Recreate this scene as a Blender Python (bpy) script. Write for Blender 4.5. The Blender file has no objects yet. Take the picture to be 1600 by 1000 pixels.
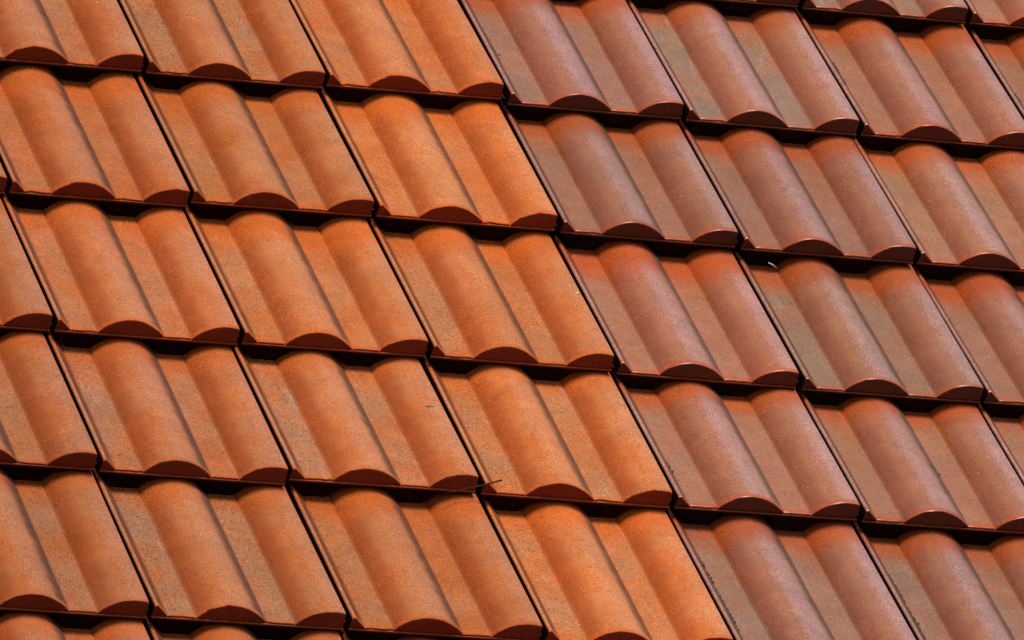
import bpy, bmesh, math, random
from mathutils import Vector, Matrix, noise

SC = bpy.context.scene
COL = SC.collection
R = math.radians

# ---------------------------------------------------------------- camera
PITCH = R(47.046)                       # slope of the roof
LIFT = 5.70                             # height of the roof frame's origin above the ground
ROOF = Matrix.Translation((0, 0, LIFT)) @ Matrix.Rotation(PITCH, 4, 'X')   # roof frame: x along the eaves, y up the slope, z outwards
cam_data = bpy.data.cameras.new('camera')
cam = bpy.data.objects.new('camera', cam_data)
COL.objects.link(cam)
c_right = Vector((0.94010302, -0.23228612, 0.24949845))
c_up = Vector((-0.07228297, 0.57942613, 0.81181311))
c_back = Vector((-0.33313884, -0.78122245, 0.52792991))
M = Matrix((c_right, c_up, c_back)).transposed().to_4x4()
M.translation = Vector((-4.82683163, -13.38726443, 8.38923087))
cam.matrix_world = ROOF @ M
cam_data.sensor_fit = 'HORIZONTAL'
cam_data.sensor_width = 36.0
cam_data.lens = 16260.64 / 1600 * 36.0
cam_data.clip_start = 0.1
cam_data.clip_end = 2000
SC.camera = cam

# ---------------------------------------------------------------- sky and sun (soft, veiled daylight)
SUN_EL, SUN_AZ = R(54), R(178)          # azimuth measured from +Y (beyond the ridge) towards +X
world = bpy.data.worlds.new('World')
SC.world = world
world.use_nodes = True
wt = world.node_tree
bg = wt.nodes['Background']
sky = wt.nodes.new('ShaderNodeTexSky')
sky.sky_type = 'NISHITA'
sky.sun_disc = False
sky.sun_elevation = SUN_EL
sky.sun_rotation = SUN_AZ
sky.air_density = 1.0
sky.dust_density = 1.0
sky.ozone_density = 1.0
wt.links.new(sky.outputs[0], bg.inputs[0])
bg.inputs[1].default_value = 0.085
sun_data = bpy.data.lights.new('sun', 'SUN')
sun_data.energy = 2.9
sun_data.angle = R(22)
sun_data.color = (1.0, 0.94, 0.86)
sun = bpy.data.objects.new('sun', sun_data)
COL.objects.link(sun)
sd = Vector((math.sin(SUN_AZ) * math.cos(SUN_EL), math.cos(SUN_AZ) * math.cos(SUN_EL), math.sin(SUN_EL)))
sun.rotation_euler = sd.to_track_quat('Z', 'Y').to_euler()
SC.view_settings.view_transform = 'Standard'
SC.view_settings.look = 'None'
SC.view_settings.exposure = 0.10
SC.view_settings.gamma = 1.0
SC.view_settings.use_curve_mapping = False


# ---------------------------------------------------------------- node helpers
def new_mat(name):
    m = bpy.data.materials.new(name)
    m.use_nodes = True
    return m, m.node_tree, m.node_tree.nodes['Principled BSDF']


class NT:
    def __init__(self, t):
        self.t = t

    def n(self, typ, **kw):
        nd = self.t.nodes.new(typ)
        for k, v in kw.items():
            setattr(nd, k, v)
        return nd

    def put(self, sock, val):
        if isinstance(val, bpy.types.NodeSocket):
            self.t.links.new(val, sock)
        elif isinstance(val, tuple) and len(val) == 3 and sock.type == 'RGBA':
            sock.default_value = (*val, 1)
        else:
            sock.default_value = val

    def math(self, op, a, b=0.0, clamp=False):
        nd = self.n('ShaderNodeMath', operation=op, use_clamp=clamp)
        self.put(nd.inputs[0], a)
        self.put(nd.inputs[1], b)
        return nd.outputs[0]

    def mix(self, f, a, b, mode='MIX'):
        nd = self.n('ShaderNodeMix', data_type='RGBA', blend_type=mode)
        self.put(nd.inputs[0], f)
        self.put(nd.inputs[6], a)
        self.put(nd.inputs[7], b)
        return nd.outputs[2]

    def noise(self, vec, scale, detail=3.0, rough=0.5, dist=0.0):
        nd = self.n('ShaderNodeTexNoise')
        self.put(nd.inputs['Vector'], vec)
        nd.inputs['Scale'].default_value = scale
        nd.inputs['Detail'].default_value = detail
        nd.inputs['Roughness'].default_value = rough
        nd.inputs['Distortion'].default_value = dist
        return nd.outputs[0]

    def ramp(self, f, a, b, lo=0.0, hi=1.0):
        nd = self.n('ShaderNodeMapRange')
        nd.interpolation_type = 'SMOOTHSTEP'
        self.put(nd.inputs[0], f)
        for i, v in enumerate((a, b, lo, hi)):
            nd.inputs[i + 1].default_value = v
        return nd.outputs[0]

    def attr(self, name):
        return self.n('ShaderNodeAttribute', attribute_name=name).outputs['Fac']


def clay(name, warm, crest, buff, deep, raw, grime, body_shade, bloom, sheen_col, sheen_amt, rough, spec, coat, coat_rough, pit, dust_amt):
    m, t, b = new_mat(name)
    q = NT(t)
    tc = q.n('ShaderNodeTexCoord')
    oi = q.n('ShaderNodeObjectInfo')
    off = q.n('ShaderNodeVectorMath', operation='SCALE')
    cmb = q.n('ShaderNodeCombineXYZ')
    t.links.new(oi.outputs['Random'], cmb.inputs[0])
    t.links.new(q.math('MULTIPLY', oi.outputs['Random'], 7.3), cmb.inputs[1])
    t.links.new(q.math('MULTIPLY', oi.outputs['Random'], 3.1), cmb.inputs[2])
    t.links.new(cmb.outputs[0], off.inputs[0])
    off.inputs['Scale'].default_value = 9.0
    add = q.n('ShaderNodeVectorMath', operation='ADD')
    t.links.new(tc.outputs['Object'], add.inputs[0])
    t.links.new(off.outputs[0], add.inputs[1])
    P = add.outputs[0]
    big = q.noise(P, 9.0, 3, 0.55)
    mid = q.noise(P, 45.0, 4, 0.6)
    fine = q.noise(P, 330.0, 3, 0.7)
    grain = q.noise(P, 560.0, 2, 0.8)
    # clay body: burnt orange with clouds of redder and yellower clay
    base = q.mix(q.ramp(big, 0.35, 0.65), warm, crest)
    dith = q.math('ADD', q.math('MULTIPLY', q.math('SUBTRACT', fine, 0.5), 1.3), q.math('MULTIPLY', q.math('SUBTRACT', grain, 0.5), 1.3))
    wear = oi.outputs['Alpha']
    soft = q.math('MULTIPLY', q.math('SUBTRACT', mid, 0.5), 0.9)

    def spray(mask, lo, hi, k=1.0, edge=0.35):      # a mask broken up into grains where it fades
        v = q.math('ADD', mask, q.math('MULTIPLY', q.math('ADD', dith, soft), k))
        return q.ramp(v, lo, hi)
    base = q.mix(q.math('MULTIPLY', spray(q.attr('foot'), 0.15, 0.95, 0.8), 0.85), base, deep)  # reddened left foot: bounce light and shade put into the colour
    # raw clay of sheltered strip and worn nose, missing sky sheen painted in
    cl = spray(q.math('SUBTRACT', q.attr('clean_no_sheen'), q.math('MULTIPLY', q.math('SUBTRACT', wear, 0.85), 0.45)), 0.12, 1.12, 1.15)
    # weathered pans
    blot = q.ramp(q.math('ADD', q.math('MULTIPLY', big, 0.8), q.math('MULTIPLY', mid, 0.7)), 0.55, 0.95, 0.2, 1.0)
    du = q.math('MULTIPLY', q.attr('dust'), q.math('MULTIPLY', blot, q.ramp(fine, 0.2, 0.7, 0.65, 1.0)))
    du = q.math('MULTIPLY', q.math('MULTIPLY', du, dust_amt), wear, True)
    c = q.mix(q.math('MULTIPLY', spray(q.attr('sheen'), 0.25, 1.25, 0.9), sheen_amt), base, sheen_col)  # sky sheen painted over crests and right flanks
    c = q.mix(du, c, buff)
    rawf = q.math('MULTIPLY', cl, 0.9)
    c = q.mix(rawf, c, raw)
    # pale lime bloom in streaks down some pans
    stv = q.n('ShaderNodeVectorMath', operation='MULTIPLY')
    t.links.new(P, stv.inputs[0])
    stv.inputs[1].default_value = (1.0, 0.22, 1.0)
    st = q.math('MULTIPLY', q.ramp(q.math('ADD', q.noise(stv.outputs[0], 55.0, 4, 0.7), q.math('MULTIPLY', dith, 0.12)), 0.57, 0.70), q.math('MULTIPLY', q.attr('dust'), q.ramp(wear, 0.6, 1.1)))
    c = q.mix(q.math('MULTIPLY', st, 0.55), c, bloom)
    # clay of nose and underside, its shade painted into the colour
    c = q.mix(q.attr('body_shade'), c, body_shade)
    c = q.mix(q.math('MULTIPLY', q.attr('gap_shade'), q.ramp(mid, 0.2, 0.7, 1.0, 0.95)), c, (0.010, 0.006, 0.005))  # near-black paints the shade of gaps, joints and underside
    # grime with crease shade painted in, at the foot of each roll
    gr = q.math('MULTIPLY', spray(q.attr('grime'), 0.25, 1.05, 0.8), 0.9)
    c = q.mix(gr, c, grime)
    # sandy speckle
    sp = q.ramp(grain, 0.32, 0.68, 0.58, 1.42)
    gm = q.ramp(q.noise(P, 24.0, 3, 0.6), 0.3, 0.7, 0.45, 1.0)
    c = q.mix(gm, c, q_rgb(q, sp), 'MULTIPLY')
    sp2 = q.ramp(fine, 0.30, 0.70, 0.74, 1.26)
    c = q.mix(gm, c, q_rgb(q, sp2), 'MULTIPLY')
    # dark pits
    pits = q.ramp(q.noise(P, 230.0, 3, 0.7, 0.8), 0.56, 0.70)
    pits = q.math('MULTIPLY', pits, q.math('ADD', q.math('MULTIPLY', q.math('MULTIPLY', q.attr('dust'), wear), pit * 0.30), 0.10))
    c = q.mix(pits, c, grime)
    # broad cloudy staining and a few dark washes
    cloud = q.ramp(q.noise(P, 16.0, 5, 0.7, 0.8), 0.34, 0.68, 0.90, 1.08)
    c = q.mix(1.0, c, q_rgb(q, cloud), 'MULTIPLY')
    stain = q.ramp(q.math('ADD', q.noise(stv.outputs[0], 26.0, 5, 0.75, 0.4), q.math('MULTIPLY', dith, 0.10)), 0.60, 0.74)
    c = q.mix(q.math('MULTIPLY', q.math('MULTIPLY', stain, q.math('SUBTRACT', 1.0, q.attr('body_shade'))), 0.22), c, grime)
    # tiny pale grains
    pale = q.ramp(q.noise(P, 160.0, 1, 0.5), 0.72, 0.78)
    c = q.mix(q.math('MULTIPLY', q.math('MULTIPLY', pale, q.math('SUBTRACT', 1.0, q.attr('body_shade'))), 0.35), c, (0.62, 0.40, 0.28))
    # every tile its own firing
    c = q.mix(1.0, c, oi.outputs['Color'], 'MULTIPLY')
    t.links.new(c, b.inputs['Base Color'])
    rr = q.ramp(mid, 0.25, 0.75, rough - 0.06, rough + 0.06)
    rr = q.math('ADD', rr, q.math('MULTIPLY', q.attr('dust'), 0.12), True)
    t.links.new(rr, b.inputs['Roughness'])
    t.links.new(q.math('MULTIPLY', q.math('SUBTRACT', 1.0, q.attr('gap_shade')), spec), b.inputs['Specular IOR Level'])
    cw = q.math('MULTIPLY', q.math('SUBTRACT', 1.0, q.math('MAXIMUM', q.math('MULTIPLY', cl, 0.4), q.math('MAXIMUM', q.math('MULTIPLY', q.attr('body_shade'), 0.93), q.attr('grime')))), coat)
    t.links.new(cw, b.inputs['Coat Weight'])
    b.inputs['Coat Roughness'].default_value = coat_rough
    b.inputs['Coat IOR'].default_value = 1.55
    h = q.math('ADD', q.math('MULTIPLY', grain, 0.5), q.math('MULTIPLY', fine, 0.8))
    h = q.math('ADD', h, q.math('MULTIPLY', mid, 0.8))
    h = q.math('SUBTRACT', h, q.math('MULTIPLY', pits, 1.4))
    h = q.math('MULTIPLY', h, q.math('ADD', q.math('MULTIPLY', q.attr('dust'), pit), 0.55))
    bp = q.n('ShaderNodeBump')
    bp.inputs['Strength'].default_value = 0.55
    bp.inputs['Distance'].default_value = 0.0011
    t.links.new(h, bp.inputs['Height'])
    t.links.new(bp.outputs[0], b.inputs['Normal'])
    return m


def q_rgb(q, f):
    nd = q.n('ShaderNodeCombineColor')
    for i in range(3):
        q.t.links.new(f, nd.inputs[i])
    return nd.outputs[0]


ORANGE = clay('orange_clay', warm=(0.55, 0.142, 0.028), crest=(0.54, 0.184, 0.062), buff=(0.42, 0.185, 0.086),
              deep=(0.42, 0.080, 0.011), raw=(0.60, 0.120, 0.012), grime=(0.100, 0.050, 0.030), body_shade=(0.17, 0.025, 0.007), bloom=(0.46, 0.31, 0.20),  # raw also holds the missing sheen, grime also the crease shade
              sheen_col=(0.56, 0.235, 0.115), sheen_amt=0.7, rough=0.70, spec=0.22, coat=0.0, coat_rough=0.42, pit=1.8, dust_amt=0.9)
BROWN = clay('reddish_brown_glazed_clay', warm=(0.42, 0.145, 0.052), crest=(0.42, 0.160, 0.068), buff=(0.27, 0.170, 0.095),
             deep=(0.33, 0.083, 0.022), raw=(0.50, 0.080, 0.008), grime=(0.085, 0.056, 0.037), body_shade=(0.075, 0.013, 0.006), bloom=(0.36, 0.31, 0.23),
             sheen_col=(0.52, 0.285, 0.235), sheen_amt=0.9, rough=0.55, spec=0.3, coat=1.0, coat_rough=0.24, pit=0.6, dust_amt=0.95)


def plain(name, col, rough=0.85, scale=40.0, amp=0.35, bump=0.002):
    m, t, b = new_mat(name)
    q = NT(t)
    tc = q.n('ShaderNodeTexCoord')
    f = q.noise(tc.outputs['Object'], scale, 5, 0.65)
    dark = tuple(v * (1 - amp) for v in col)
    lite = tuple(min(1, v * (1 + amp)) for v in col)
    t.links.new(q.mix(q.ramp(f, 0.3, 0.7), dark, lite), b.inputs['Base Color'])
    b.inputs['Roughness'].default_value = rough
    bp = q.n('ShaderNodeBump')
    bp.inputs['Distance'].default_value = bump
    t.links.new(f, bp.inputs['Height'])
    t.links.new(bp.outputs[0], b.inputs['Normal'])
    return m


WOOD = plain('dark_batten_wood', (0.09, 0.05, 0.03))
UNDERLAY = plain('black_roofing_underlay', (0.02, 0.018, 0.017), scale=20)
BARK = plain('dark_dry_twig', (0.014, 0.007, 0.005), 0.8, 300, 0.5, 0.0004)
STRAW = plain('pale_straw', (0.72, 0.66, 0.56), 0.6, 300, 0.15, 0.0002)
MOSS = plain('dark_moss', (0.055, 0.045, 0.034), 0.95, 500, 0.6, 0.0006)
LIMECHIP = plain('pale_lime_chip', (0.70, 0.55, 0.42), 0.9, 400, 0.2, 0.0003)
SOOT = plain('grey_dirt', (0.15, 0.075, 0.045), 0.95, 400, 0.5, 0.0003)
GROUND = plain('dry_ground', (0.04, 0.034, 0.022), 0.95, 0.8, 0.4, 0.02)

# ---------------------------------------------------------------- the ground far below
bm = bmesh.new()
bmesh.ops.create_grid(bm, x_segments=40, y_segments=40, size=600)
for v in bm.verts:
    v.co.z = 0.25 * noise.noise(v.co * 0.02) - 0.15
me = bpy.data.meshes.new('ground')
bm.to_mesh(me)
bm.free()
me.materials.append(GROUND)
ground = bpy.data.objects.new('ground', me)
COL.objects.link(ground)
ground['kind'] = 'structure'
ground['label'] = 'dry bare ground far below the tiled roof'

# ---------------------------------------------------------------- one interlocking tile
W, G, STEP, LEN = 0.300, 0.36024, 0.0388, 0.398      # cover width, gauge, rise per course, length
PL, PW, RW = 0.0347, 0.0440, 0.1060                    # pan start, pan width, roll width
H = 0.0248
XL = 0.0120


def smooth(a, b, x):
    t = max(0.0, min(1.0, (x - a) / (b - a)))
    return t * t * (3 - 2 * t)


def roll(s):                           # s 0..1 across a roll, crest a little left of the middle
    t = max(s, 0.0) ** 0.92
    p = 1 - (2 * t - 1) ** 2
    return max(p, 0.0)


def top_z(x):
    if x < 0.0165:
        return 0.0150 + (x - XL) / (0.0165 - XL) * 0.0012
    if x < PL:
        t = (x - 0.0165) / (PL - 0.0165)
        return 0.0162 * (1 - t) - 0.0008 * smooth(0.8, 1.0, t)
    for a in (PL, PL + PW + RW):
        if a <= x <= a + PW:
            e = x - a
            z = 0.0
            z -= 0.0008 * (1 - smooth(0.0, 0.0018, e))
            z -= 0.0016 * smooth(PW - 0.0022, PW, e)
            return z
    if x < PL + PW + RW:
        s = (x - PL - PW) / RW
        return -0.0016 * (1 - smooth(0, 0.05, s)) - 0.0008 * smooth(0.97, 1, s) + H * roll(s)
    s = (x - PL - 2 * PW - RW) / RW
    z = -0.0016 * (1 - smooth(0, 0.05, s)) + H * roll(min(s, 0.470)) + 0.0006 * smooth(0.3, 0.6, s)
    if s > 0.463:
        z -= 0.0022 * ((s - 0.470) / 0.21) ** 2
    return z


def masks(x):                          # dust on pans, grime plus painted shade right, red shade left, sheen on crests
    dust = grime = foot = sheen = 0.0
    if x < 0.0165:
        sheen = 0.8
    elif x < PL:
        grime = 0.9 * smooth(0.0163, 0.0178, x) * (1 - 0.5 * smooth(PL - 0.004, PL, x))  # grime with crease shade painted in
    for a in (PL, PL + PW + RW):
        dust = max(dust, (1.0 if a == PL else 0.72) * smooth(a - 0.0005, a + 0.0015, x) * (1 - smooth(a + PW - 0.002, a + PW + 0.0015, x)))
    for a, full in ((PL + PW, 1), (PL + 2 * PW + RW, 1)):
        if a - 0.002 <= x <= a + RW:
            s = (x - a) / RW
            foot = smooth(-0.005, 0.01, s) * (1 - smooth(0.04, 0.40, s))
            sheen = smooth(0.26, 0.56, s)
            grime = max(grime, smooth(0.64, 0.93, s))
    return dust, grime, foot, sheen


def xs_list():
    xs = [XL, 0.0128, 0.0145, 0.0156, 0.0165, 0.0176, 0.0215, 0.0250, 0.0290, 0.0325, PL]
    a = PL
    for k in range(2):
        xs += [a + d for d in (0.0010, 0.0020, 0.012, 0.022, 0.032, PW - 0.0024, PW - 0.0016, PW - 0.0008, PW)]
        a += PW
        n = 19
        for i in range(1, n + 1):
            x = a + RW * (0.5 - 0.5 * math.cos(math.pi * i / n) + i / n) / 2
            if x < W - 0.0035:
                xs.append(x)
        if k == 0:
            xs += [a + RW * 0.985]
        a += RW
    xs += [W - 0.0030, W - 0.0014, W - 0.0004, W]
    return sorted(set(round(x, 6) for x in xs))


def make_tile(name, seed, mat):
    rnd = random.Random(seed)
    so = Vector((seed * 3.17, seed * 1.3, 0))
    xs = xs_list()
    ys = [0.0008, 0.0022, 0.0042, 0.0075, 0.013, 0.02, 0.03, 0.045, 0.07, 0.10, 0.13, 0.16, 0.19, 0.22, 0.245, 0.27, 0.29,
          0.305, 0.318, 0.33, 0.342, 0.352, 0.362, 0.375, LEN]
    tilt = STEP / G
    verts, faces, att = [], [], []

    def put(x, y, z, m):
        verts.append((x, y, z - tilt * y))
        att.append(m)
        return len(verts) - 1

    chips = [(rnd.uniform(0.04, 0.29), rnd.uniform(0.0015, 0.006), rnd.uniform(0.0005, 0.0030)) for _ in range(8 if mat is ORANGE else 3)]
    cols = []
    last = len(xs) - 1
    for i, x in enumerate(xs):
        zt = top_z(x)
        edge = 0.0
        if i == 0:
            edge = -0.0016
        if i == last:
            edge = -0.0016
        elif i == last - 1:
            edge = -0.0006
        dust, grime, foot, sheen = masks(x)
        if i >= last - 1:
            dust, grime = 0.75, 0.0            # highlight along the arris, painted pale
        wob = 0.0007 * noise.noise(Vector((x * 60, 0, 0)) + so) + 0.0005 * noise.noise(Vector((x * 260, 5, 0)) + so)
        chip = 0.0
        for cx, cw, cd in chips:
            if abs(x - cx) < cw:
                chip = max(chip, cd * (1 - (abs(x - cx) / cw) ** 2))
        col = []

        def dx(z):                     # draft on the side walls
            d = zt + edge - z
            if i == 0:
                return -0.06 * d
            if i == last:
                return 0.055 * d
            return 0.0
        # top surface, from the tail to the nose
        for y in reversed(ys):
            z = zt + edge
            z += 0.00035 * noise.noise(Vector((x * 22, y * 14, 1)) + so)
            if y < 0.005:
                z -= 0.0016 * (1 - y / 0.005) ** 2
            clean_no_sheen = smooth(0.255, 0.356, y + 0.010 * noise.noise(Vector((x * 30, y * 9, 3)) + so))
            nose_ = 1 - smooth(0.002, 0.014, y)
            col.append(put(x, y + wob * (1 - smooth(0, 0.02, y)) + chip * (1 - smooth(0, 0.012, y)), z,
                           (dust * (1 - 0.75 * nose_), grime * (1 - 0.5 * nose_), foot, sheen, max(clean_no_sheen, nose_ * 0.95), 0, 0)))
        ze = zt + edge
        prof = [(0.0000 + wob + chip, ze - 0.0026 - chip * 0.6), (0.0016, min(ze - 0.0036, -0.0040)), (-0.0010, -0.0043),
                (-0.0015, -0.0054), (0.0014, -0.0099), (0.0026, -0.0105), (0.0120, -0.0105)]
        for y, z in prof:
            col.append(put(x + dx(z), y, z, (0, 0.05, 0, 0, 0.75, 0.35 if z == -0.0043 else 0.95, 0.0 if z > -0.0060 else 0.93)))  # strip darkened as painted shade, ledge edge lighter as painted highlight
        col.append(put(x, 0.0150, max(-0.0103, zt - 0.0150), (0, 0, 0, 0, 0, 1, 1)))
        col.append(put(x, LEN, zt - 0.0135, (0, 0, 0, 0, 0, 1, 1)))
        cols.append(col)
    n = len(cols[0])
    for i in range(last):
        a, b = cols[i], cols[i + 1]
        for j in range(n):
            k = (j + 1) % n
            faces.append((a[j], a[k], b[k], b[j]))
    for col, flip in ((cols[0], True), (cols[-1], False)):      # hidden side walls, shade of the joint painted near-black
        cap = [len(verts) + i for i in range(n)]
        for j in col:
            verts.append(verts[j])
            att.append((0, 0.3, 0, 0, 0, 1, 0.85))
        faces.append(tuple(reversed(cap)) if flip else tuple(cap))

    def box(x0, x1, y0, y1, z0, z1, m):
        i = [put(x, y, z, m) for z in (z0, z1) for y in (y0, y1) for x in (x0, x1)]
        for f in ((0, 2, 3, 1), (4, 5, 7, 6), (0, 1, 5, 4), (2, 6, 7, 3), (0, 4, 6, 2), (1, 3, 7, 5)):
            faces.append(tuple(i[k] for k in f))
    # water channel that reaches under the neighbour on the left
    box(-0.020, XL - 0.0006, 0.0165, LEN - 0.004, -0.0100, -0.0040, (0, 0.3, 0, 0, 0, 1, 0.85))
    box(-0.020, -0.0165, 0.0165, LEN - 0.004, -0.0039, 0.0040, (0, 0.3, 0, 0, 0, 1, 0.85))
    # near-black rib plates behind the nose, painting the shaded gap over each pan
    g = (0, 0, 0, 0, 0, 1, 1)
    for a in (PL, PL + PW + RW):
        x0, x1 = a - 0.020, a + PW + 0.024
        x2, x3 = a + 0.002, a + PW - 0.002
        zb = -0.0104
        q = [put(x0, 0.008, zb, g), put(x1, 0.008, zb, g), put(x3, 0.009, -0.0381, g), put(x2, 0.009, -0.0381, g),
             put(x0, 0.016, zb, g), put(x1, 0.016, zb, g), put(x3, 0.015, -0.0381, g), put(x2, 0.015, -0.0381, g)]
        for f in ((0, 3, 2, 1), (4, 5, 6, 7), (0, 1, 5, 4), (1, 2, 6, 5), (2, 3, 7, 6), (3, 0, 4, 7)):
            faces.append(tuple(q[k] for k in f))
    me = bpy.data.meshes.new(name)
    me.from_pydata(verts, [], faces)
    for ai, an in enumerate(('dust', 'grime', 'foot', 'sheen', 'clean_no_sheen', 'body_shade', 'gap_shade')):
        at = me.attributes.new(an, 'FLOAT', 'POINT')
        at.data.foreach_set('value', [a[ai] for a in att])
    bm = bmesh.new()
    bm.from_mesh(me)
    bmesh.ops.recalc_face_normals(bm, faces=bm.faces)
    bm.to_mesh(me)
    bm.free()
    me.materials.append(mat)
    me.shade_smooth()
    me.set_sharp_from_angle(angle=R(38))
    return me


orange_meshes = [make_tile('orange_tile', s, ORANGE) for s in range(1, 9)]
brown_meshes = [make_tile('brown_tile', s, BROWN) for s in range(11, 19)]

# ---------------------------------------------------------------- the roof and its tiles
roof = bpy.data.objects.new('tiled_roof', None)
COL.objects.link(roof)
roof.matrix_world = ROOF
roof['label'] = 'steep roof slope of interlocking clay tiles, matte orange ones meeting reddish-brown glazed ones'
roof['category'] = 'roof'
roof['kind'] = 'thing'

# how far each tile's lower right corner sits from the regular grid, in millimetres (joint number, course)
OFF = {(4, 0): (1, 5), (5, 0): (-5.9, 0.6), (0, 1): (4.2, 6.4), (1, 1): (3.2, 4.8), (2, 1): (2.5, 14.3), (3, 1): (2.6, 0.3),
       (4, 1): (2.2, -1.8), (-1, 2): (6.5, -4.3), (0, 2): (-0.5, -0.9), (1, 2): (1.2, 12.0), (2, 2): (2.1, 13.0),
       (3, 2): (0.8, 6.7), (4, 2): (-1.9, -0.2), (-1, 3): (3.0, -7.7), (0, 3): (-1.5, -5.6), (1, 3): (-0.3, -1.0),
       (2, 3): (0.1, -0.7), (3, 3): (0.4, -8.4), (4, 3): (3.8, -13.9), (-1, 4): (-1.2, 0.1), (0, 4): (-5.1, -0.4),
       (1, 4): (-3.8, 13.2), (2, 4): (3.3, 9.0), (3, 4): (4.9, 8.6), (-1, 5): (0.9, -0.7), (0, 5): (2.3, 4.8),
       (1, 5): (5.6, 5.6)}


def offset(j, r):
    if (j, r) in OFF:
        return OFF[(j, r)]
    best = sorted(OFF, key=lambda k: abs(k[0] - j) + 2.5 * abs(k[1] - r))[:2]
    return tuple(0.75 * sum(OFF[b][i] for b in best) / 2 for i in (0, 1))


def project(p):                        # to see which tiles the picture shows
    d = M.inverted() @ p
    return 0.5 + 16260.64 / 1600 * d.x / -d.z, 0.5 - 16260.64 / 1000 * d.y / -d.z


rnd = random.Random(7)
COLS, ROWS = range(-5, 9), range(-3, 10)


def tint(k, r):
    if k >= 2:
        v = rnd.uniform(0.86, 1.03)
        return (v * rnd.uniform(0.97, 1.03), v * rnd.uniform(0.97, 1.03), v * rnd.uniform(0.96, 1.04), rnd.uniform(0.35, 1.4))
    t = {1: (1.04, 0.98, 0.88), 0: (0.96, 0.93, 0.92), -1: (0.90, 0.89, 0.94)}.get(k, (0.85, 0.83, 0.88))
    v = rnd.uniform(0.90, 1.04) * (0.95 if r >= 5 and k < 1 else 1.0)
    return tuple(v * c * rnd.uniform(0.98, 1.02) for c in t) + (rnd.uniform(0.25, 1.25) + (0.25 if r >= 4 and k < 1 else 0),)


def place(k, r):
    # neighbours are laid almost parallel; a hair of twist and lift each, and fired widths differ a little
    (dl, vl), (du, dv) = offset(k, r), offset(k + 1, r)
    wide = (W + (du - dl) / 1000) / W
    turn = max(-0.006, min(0.006, 0.25 * (dv - vl) / 1000 / W)) + rnd.uniform(-0.0015, 0.0015)
    loc = Vector((k * W + du / 1000 + W - W * wide, -r * G + dv / 1000 - turn * W, rnd.uniform(-0.0006, 0.0006)))
    return Matrix.Translation(loc) @ Matrix.Rotation(turn, 4, 'Z') @ Matrix.Rotation(rnd.uniform(-0.003, 0.003), 4, 'Y') @ Matrix.Diagonal((wide, 1, 1, 1))


spare = []
for r in ROWS:
    for k in COLS:
        mx = place(k, r)
        col = tint(k, r)
        pick = rnd.randrange(8)
        me = (brown_meshes if k >= 2 else orange_meshes)[pick]
        seen = False
        for a in range(7):
            for b in range(7):
                x, y = project(Vector((k * W + W * a / 6, -r * G + G * b / 6, 0.01 - STEP * b / 6)))
                if -0.012 < x < 1.012 and -0.02 < y < 1.03:
                    seen = True
        if not seen:
            spare.append((k >= 2, me, mx))
            continue
        o = bpy.data.objects.new('tile', me)
        COL.objects.link(o)
        o.parent = roof
        o.matrix_local = mx
        o.color = col
        if k == 0 and r == 4:
            o['label'] = 'orange clay tile with a small dark smudge on its right roll'
        elif k == 2 and r == 1:
            o['label'] = 'reddish-brown tile with dark moss crumbs along its left edge'
        elif k >= 2:
            o['label'] = 'reddish-brown satin-glazed clay tile'
        elif k == 1:
            o['label'] = 'vivid orange clay tile beside the brown ones'

for brown, nm in ((False, 'outlying_orange_tiles'), (True, 'outlying_brown_tiles')):
    bm = bmesh.new()
    for b, me, mx in spare:
        if b != brown:
            continue
        tmp = me.copy()
        tmp.transform(mx)
        bm.from_mesh(tmp)
        bpy.data.meshes.remove(tmp)
    me = bpy.data.meshes.new(nm)
    bm.to_mesh(me)
    bm.free()
    me.materials.append(BROWN if brown else ORANGE)
    o = bpy.data.objects.new(nm, me)
    COL.objects.link(o)
    o.parent = roof
    o['kind'] = 'stuff'
    o['label'] = 'reddish-brown tiles further along the roof' if brown else 'orange tiles further along the roof'


def box_mesh(name, x0, x1, y0, y1, z0, z1, mat):
    bm = bmesh.new()
    bmesh.ops.create_cube(bm, size=1)
    for v in bm.verts:
        v.co = Vector(((x0, x1)[v.co.x > 0], (y0, y1)[v.co.y > 0], (z0, z1)[v.co.z > 0]))
    bmesh.ops.bevel(bm, geom=bm.edges[:], offset=0.002, segments=1, affect='EDGES')
    me = bpy.data.meshes.new(name)
    bm.to_mesh(me)
    bm.free()
    me.materials.append(mat)
    return me


X0, X1 = COLS[0] * W, (COLS[-1] + 1) * W
u = bpy.data.objects.new('underlay', box_mesh('underlay', X0, X1, -ROWS[-1] * G - 0.02, (1 - ROWS[0]) * G + 0.05, -0.125, -0.105, UNDERLAY))
COL.objects.link(u)
u.parent = roof
bme = box_mesh('batten', X0, X1, -0.015, 0.025, -0.1045, -0.072, WOOD)
for r in ROWS:
    o = bpy.data.objects.new('batten', bme)
    COL.objects.link(o)
    o.parent = roof
    o.location = (0, -r * G + G + 0.012, 0.0)


# ---------------------------------------------------------------- small things lying on the roof
def surf(x, y, lift=0.0):              # a point of the roof's upper surface, world space
    best = None
    for r in ROWS:
        for k in COLS:
            if abs(k * W + W / 2 - x) > W or not (-0.02 < y + r * G < G + 0.02):
                continue
            du, dv = offset(k + 1, r)
            lx, ly = x - k * W - du / 1000, y + r * G - dv / 1000
            if XL <= lx <= W and 0 <= ly <= LEN:
                z = top_z(lx) - STEP / G * ly
                best = z if best is None else max(best, z)
    return Vector((x, y, (best or 0.0) + lift))


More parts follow.
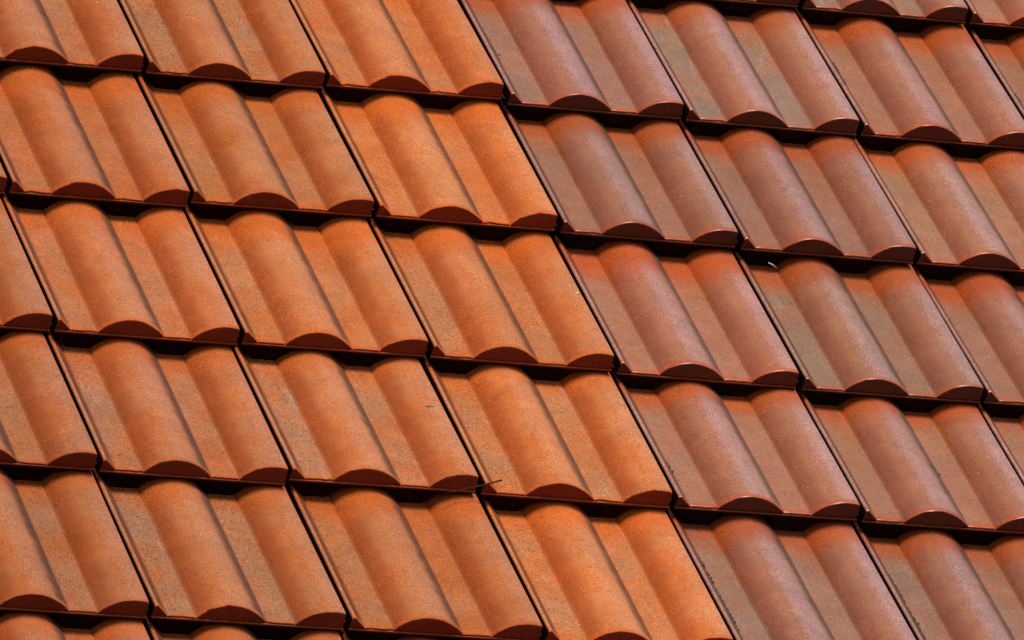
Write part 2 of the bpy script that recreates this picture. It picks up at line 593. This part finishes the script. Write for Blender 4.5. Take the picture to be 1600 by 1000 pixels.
def tube(name, pts, rads, mat, sides=6):
    bm = bmesh.new()
    rings = []
    for i, p in enumerate(pts):
        d = (pts[min(i + 1, len(pts) - 1)] - pts[max(i - 1, 0)]).normalized()
        a = d.cross(Vector((0, 0, 1))).normalized()
        b = d.cross(a)
        rings.append([bm.verts.new(p + (a * math.cos(t) + b * math.sin(t)) * rads[i])
                      for t in (2 * math.pi * s / sides for s in range(sides))])
    for i in range(len(rings) - 1):
        for s in range(sides):
            bm.faces.new((rings[i][s], rings[i][(s + 1) % sides], rings[i + 1][(s + 1) % sides], rings[i + 1][s]))
    bm.faces.new(rings[0])
    bm.faces.new(reversed(rings[-1]))
    bmesh.ops.recalc_face_normals(bm, faces=bm.faces)
    base = pts[0].copy()
    for v in bm.verts:
        v.co -= base
    me = bpy.data.meshes.new(name)
    bm.to_mesh(me)
    bm.free()
    me.materials.append(mat)
    me.shade_smooth()
    o = bpy.data.objects.new(name, me)
    COL.objects.link(o)
    o.matrix_world = ROOF @ Matrix.Translation(base)
    return o


def blob(name, x, y, sx, sy, sz, mat, seed, lift=0.0, rot=0.0):
    bm = bmesh.new()
    bmesh.ops.create_icosphere(bm, subdivisions=2, radius=1.0)
    for v in bm.verts:
        f = 1 + 0.5 * noise.noise(v.co * 1.7 + Vector((seed * 5.1, 0, 0)))
        v.co = Vector((v.co.x * sx * f, v.co.y * sy * f, v.co.z * sz * f))
    me = bpy.data.meshes.new(name)
    bm.to_mesh(me)
    bm.free()
    me.materials.append(mat)
    o = bpy.data.objects.new(name, me)
    COL.objects.link(o)
    o.matrix_world = ROOF @ Matrix.Translation(surf(x, y, lift)) @ Matrix.Rotation(rot, 4, 'Z')
    return o


def tag(o, label, cat, group=None):
    o['label'] = label
    o['category'] = cat
    if group:
        o['group'] = group


pts = [Vector(p) for p in ((0.246, -1.4460, 0.002), (0.252, -1.4450, 0.003), (0.258, -1.4440, 0.004),
                           (0.282, -1.4395, 0.009), (0.305, -1.4360, 0.014), (0.328, -1.4310, 0.020), (0.3330, -1.4300, 0.021))]
tw = tube('twig', pts, [0.0004, 0.0005, 0.0007, 0.0009, 0.0012, 0.0014, 0.0013], BARK)
tag(tw, 'thin dark twig poking out across the joint of two orange tiles', 'twig')

s0 = Vector((0.9600, -0.7265, -0.0220))
s1 = Vector((0.9780, -0.7240, -0.0325))
st = tube('straw', [s0, (s0 + s1) / 2 + Vector((0, 0, 0.0012)), s1], [0.0010, 0.0013, 0.0008], STRAW, 5)
tag(st, 'short pale bit of straw caught under the nose of a brown tile', 'straw')

c = blob('chip', 0.5925, -0.8905, 0.0030, 0.0021, 0.0008, LIMECHIP, 1, 0.0, 0.4)
tag(c, 'tiny whitish chip on the right roll of an orange tile beside the brown ones', 'chip')
c = blob('chip', -0.0300, -0.1810, 0.0030, 0.0017, 0.0007, LIMECHIP, 2, 0.0, 0.1)
tag(c, 'tiny pale chip on an orange roll near the top left corner', 'chip')

sm = blob('dirt_smudge', 0.2735, -1.2270, 0.0085, 0.0034, 0.0003, SOOT, 4, 0.0, -0.05)
tag(sm, 'small dark smudge of dirt on an orange roll', 'dirt')

# crumbs of dark moss in the left edge of some brown tiles
bm = bmesh.new()
mr = random.Random(3)
runs = [((0.6300, -0.1100), (0.6340, -0.2250), 34), ((1.2320, -0.1250), (1.2330, -0.2000), 14), ((1.5310, -0.1900), (1.5330, -0.2700), 14),
        ((0.9330, -1.5400), (0.9340, -1.7500), 46), ((0.6330, -1.3150), (0.6335, -1.3350), 5), ((0.6310, -1.5300), (0.6330, -1.7500), 26),
        ((1.0850, -1.2550), (1.0840, -1.2950), 7)]
for (xa, ya), (xb, yb), cnt in runs:
    for i in range(int(cnt * 1.8)):
        t = mr.random()
        x = xa + (xb - xa) * t + abs(mr.gauss(0, 0.0030)) - 0.0008
        y = ya + (yb - ya) * t
        p = surf(x, y)
        s = mr.uniform(0.0010, 0.0029)
        res = bmesh.ops.create_icosphere(bm, subdivisions=1, radius=1.0)
        for v in res['verts']:
            f = mr.uniform(0.7, 1.2)
            v.co = p + Vector((v.co.x * s * f * 0.9, v.co.y * s * f * 1.4, v.co.z * s * f * 0.5))
me = bpy.data.meshes.new('moss')
bm.to_mesh(me)
bm.free()
me.materials.append(MOSS)
mo = bpy.data.objects.new('moss', me)
COL.objects.link(mo)
mo.parent = roof
mo['kind'] = 'stuff'
mo['label'] = 'crumbs of dark moss along the joints'
